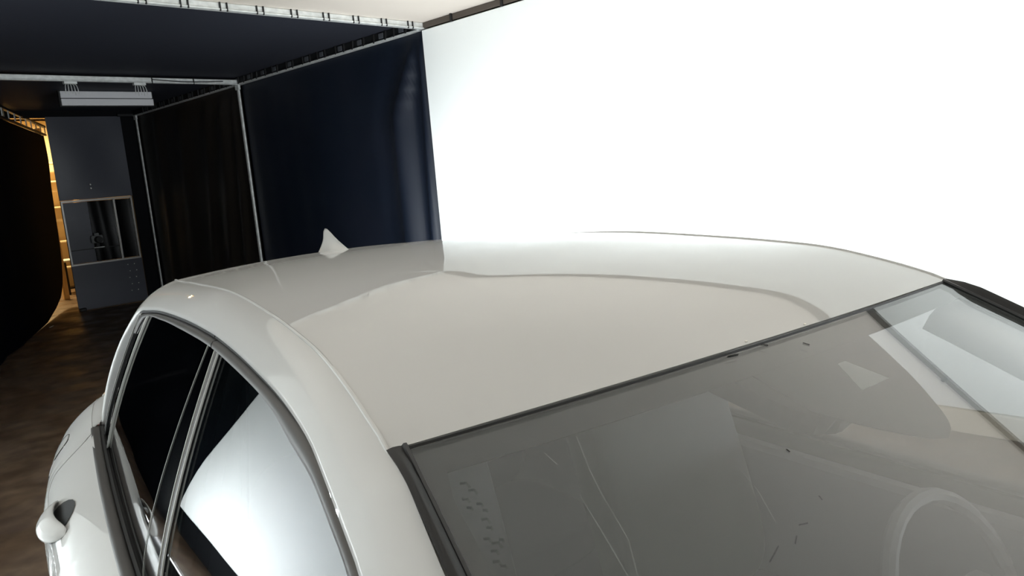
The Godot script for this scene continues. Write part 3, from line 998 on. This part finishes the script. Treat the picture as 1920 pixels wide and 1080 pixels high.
func rear_end(c: Node3D) -> void:
	var edge := func(t: float) -> Vector3:
		var w := lerpf(-1.765, -2.39, t)
		return v3(cr([-2.40, -2.15, -1.95, -1.75], [.61, .555, .507, .473], w) - .006, cr([-2.40, -2.15, -1.95, -1.75], [-.42, -.22, -.07, .026], w), w)
	var rows := []
	for i in 21:
		var l := []
		var e: Vector3 = edge.call(i / 20.0)
		for j in 25:
			var v := -1 + j / 12.0
			l.append(Vector3(e.x * v, e.y + .03 * (1 - v * v), e.z - .07 * (1 - v * v) * (i / 20.0)))
		rows.append(l)
	part("rear_window", sheet(rows, Vector3(0, .7, -.6), .004), M.privacy_glass, c)
	rows = []
	for i in 13:
		var l := []
		var t := i / 12.0
		for j in 25:
			var v := -1 + j / 12.0
			var w := lerpf(-2.40, -2.60, t) - .09 * (1 - v * v)
			l.append(v3(v * lerpf(.66, .60, t), -.425 - .035 * t * t + .012 * (1 - v * v), w))
		rows.append(l)
	part("boot_lid", sheet(rows, Vector3.UP, .004), M.paint, c)
	rows = []
	for i in 15:
		var l := []
		var t := i / 14.0
		for j in 33:
			var v := -1 + j / 16.0
			var y := lerpf(-.462, -1.08, t)
			l.append(v3(signf(v) * pow(absf(v), .9) * cr([-1.08, -.8, -.6, -.47], [.74, .76, .71, .605], y), y, -2.50 - .19 * (1 - pow(absf(v), 3.0)) + .05 * sin(t * PI * 2.0) * .4))
		rows.append(l)
	var rb := part("rear_bumper", sheet(rows, Vector3(0, 0, -1), .005), M.paint, c)
	for sg in [-1.0, 1.0]:
		part("tail_lamp", box(Vector3(.3, .11, .05), .02), M.lamp_red, rb, v3(sg * .52, -.57, -2.655))

func front_end(c: Node3D) -> void:
	var rows := []
	for i in 25:
		var l := []
		var t := i / 24.0
		for j in 33:
			var v := -1 + j / 16.0
			var w := lerpf(.80, 2.04, t) + lerpf(.20, .12, t) * (1 - v * v)
			l.append(v3(v * cr([0, .3, .7, 1], [.80, .785, .72, .60], t), cr([0, .3, .7, 1], [-.485, -.525, -.60, -.675], t) + .04 * (1 - v * v) - .01, w))
		rows.append(l)
	part("bonnet", sheet(rows, Vector3.UP, .004), M.paint, c)
	rows = []
	for i in 15:
		var l := []
		var t := i / 14.0
		for j in 33:
			var v := -1 + j / 16.0
			var y := lerpf(-.68, -1.12, t)
			l.append(v3(signf(v) * pow(absf(v), .9) * lerpf(.62, .78, minf(1, t * 2.5)), y, 2.03 + .18 * (1 - pow(absf(v), 3.0)) + .03 * sin(t * PI)))
		rows.append(l)
	var fb := part("front_bumper", sheet(rows, Vector3(0, 0, 1), .005), M.paint, c)
	part("grille", box(Vector3(.8, .2, .03), .01), M.rubber, fb, v3(0, -.84, 2.235))
	for sg in [-1.0, 1.0]: part("headlamp", box(Vector3(.30, .10, .12), .03), M.head_glass, fb, v3(sg * .56, -.71, 2.05))

func cabin(c: Node3D) -> void:
	# dashboard
	var rows := []
	for i in 9:
		var l := []
		var t := i / 8.0
		for j in 25:
			var v := -1 + j / 12.0
			l.append(v3(v * .70, cr([0, .5, .8, 1], [-.47, -.45, -.47, -.62], t), lerpf(.86, .24, t) + .1 * (1 - v * v)))
		rows.append(l)
	part("dashboard", sheet(rows, Vector3.UP, .02), M.cabin, c)
	# wheel on the left
	var wp := []
	for i in 33: wp.append(v3(.36, -.52, .14) + Vector3(cos(TAU * i / 32.0) * .18, sin(TAU * i / 32.0) * .165, -sin(TAU * i / 32.0) * .075))
	var sw := part("steering_wheel", sweep(wp, ring(.014, 8), Vector3(0, .4, -1), false), M.cabin, c)
	part("hub", box(Vector3(.16, .09, .05), .02), M.cabin, sw, v3(.36, -.53, .15))
	# seats
	for x in [-.37, .37]: seat(c, x, -.25)
	var rs := part("rear_bench", cushion(Vector3(1.2, .16, .5)), M.cabin, c, v3(0, -.90, -1.25))
	var rbk := part("rear_backrest", cushion(Vector3(1.2, .62, .14)), M.cabin, c, v3(0, -.58, -1.58))
	rbk.rotation.x = -.4
	for x in [-.36, .36]: part("headrest", cushion(Vector3(.24, .14, .09)), M.seat, c, v3(x, -.21, -1.72))
	part("cabin_floor", box(Vector3(1.4, .03, 2.6), .01), M.cabin, c, v3(0, -1.06, -.5))
	part("bulkhead", box(Vector3(1.3, .55, .03), .01), M.cabin, c, v3(0, -.75, .62))
	part("parcel_shelf", box(Vector3(1.15, .03, .45), .01), M.cabin, c, v3(0, -.40, -2.0))
	for sg in [-1.0, 1.0]:
		# lining of the windscreen pillars and door cards
		rows = []
		for i in 17:
			var s := lerpf(.03, .97, i / 16.0)
			rows.append([screen_at(sg * .985, s, .022), screen_at(sg * .92, s, .03), screen_at(sg * .89, s, .06), screen_at(sg * .93, s, .10)])
		part("pillar_lining", sheet(rows, Vector3(-sg, .5, .5), .004), M.headliner, c)
		part("door_card", box(Vector3(.05, .5, 2.4), .02), M.cabin, c, v3(sg * .70, -.75, -.62))
		part("belt_strap", sweep([v3(sg * .565, -.06, -.70), v3(sg * .60, -.3, -.68), v3(sg * .63, -.6, -.66)], rect(.004, .045), Vector3(0, 0, 1)), M.rubber, c)
		part("pillar_lining", sweep([v3(sg * .56, .01, -.74), v3(sg * .63, -.22, -.78), v3(sg * .69, -.46, -.82)], rect(.03, .12), Vector3(0, 0, 1)), M.trim_dark, c)
	# mirror under the sensor cover
	var mr := part("inside_mirror", box(Vector3(.13, .05, .03), .012), M.cabin, c, v3(.202, -.124, .104))
	part("mirror_glass", box(Vector3(.12, .04, .003), .001), M.rim, mr, Vector3(0, 0, -.016))
	part("mirror_stalk", sweep([v3(.12, -.07, .16), v3(.16, -.095, .13), v3(.20, -.115, .11)], ring(.01, 8), Vector3(1, 0, 0)), M.cabin, c)

func cushion(size: Vector3) -> ArrayMesh:
	var rows := []
	for i in 17:
		var l := []
		for j in 25:
			var th := PI * i / 16.0 - PI / 2
			var ph := TAU * j / 24.0
			var f := func(x: float) -> float: return signf(x) * pow(absf(x), .38)
			l.append(Vector3(f.call(cos(th)) * f.call(cos(ph)) * size.x / 2, f.call(sin(th)) * size.y / 2, f.call(cos(th)) * f.call(sin(ph)) * size.z / 2))
		rows.append(l)
	return sheet(rows, Vector3.UP, 0.0)

func seat(c: Node3D, x: float, w: float) -> void:
	var s := part("front_seat", cushion(Vector3(.5, .16, .52)), M.seat, c, v3(x, -.86, w))
	part("backrest", cushion(Vector3(.48, .62, .14)), M.seat, s, Vector3(0, .36, -.30)).rotation.x = -.32
	part("headrest", cushion(Vector3(.26, .18, .1)), M.seat, s, Vector3(0, .745, -.44))
	for k in [-.06, .06]: part("headrest_stalk", sweep([Vector3(k, .62, -.40), Vector3(k, .74, -.43)], ring(.007, 8), Vector3(1, 0, 0)), M.rim, s)

func wheel(c: Node3D, w: float, sg: float) -> void:
	var o := Node3D.new()
	o.name = "wheel"
	c.add_child(o, true)
	o.position = Vector3(sg * .80, .325, w)
	part("tyre", lathe([Vector2(.22, -.10), Vector2(.30, -.105), Vector2(.322, -.085), Vector2(.325, 0), Vector2(.322, .085), Vector2(.30, .105), Vector2(.22, .10)], 40), M.tyre, o)
	part("rim_barrel", lathe([Vector2(.225, -.1), Vector2(.21, 0), Vector2(.225, .1)], 32), M.rim, o)
	for k in 5:
		var an := TAU * k / 5.0
		part("spoke", sweep([Vector3(sg * .06, 0, 0), Vector3(sg * .075, cos(an) * .11, sin(an) * .11), Vector3(sg * .07, cos(an) * .215, sin(an) * .215)], rect(.05, .02), Vector3(1, 0, 0)), M.rim, o)
	part("hub_cap", lathe([Vector2(0, .085), Vector2(.045, .08), Vector2(.05, .05)], 20), M.rim, o).scale.x = sg
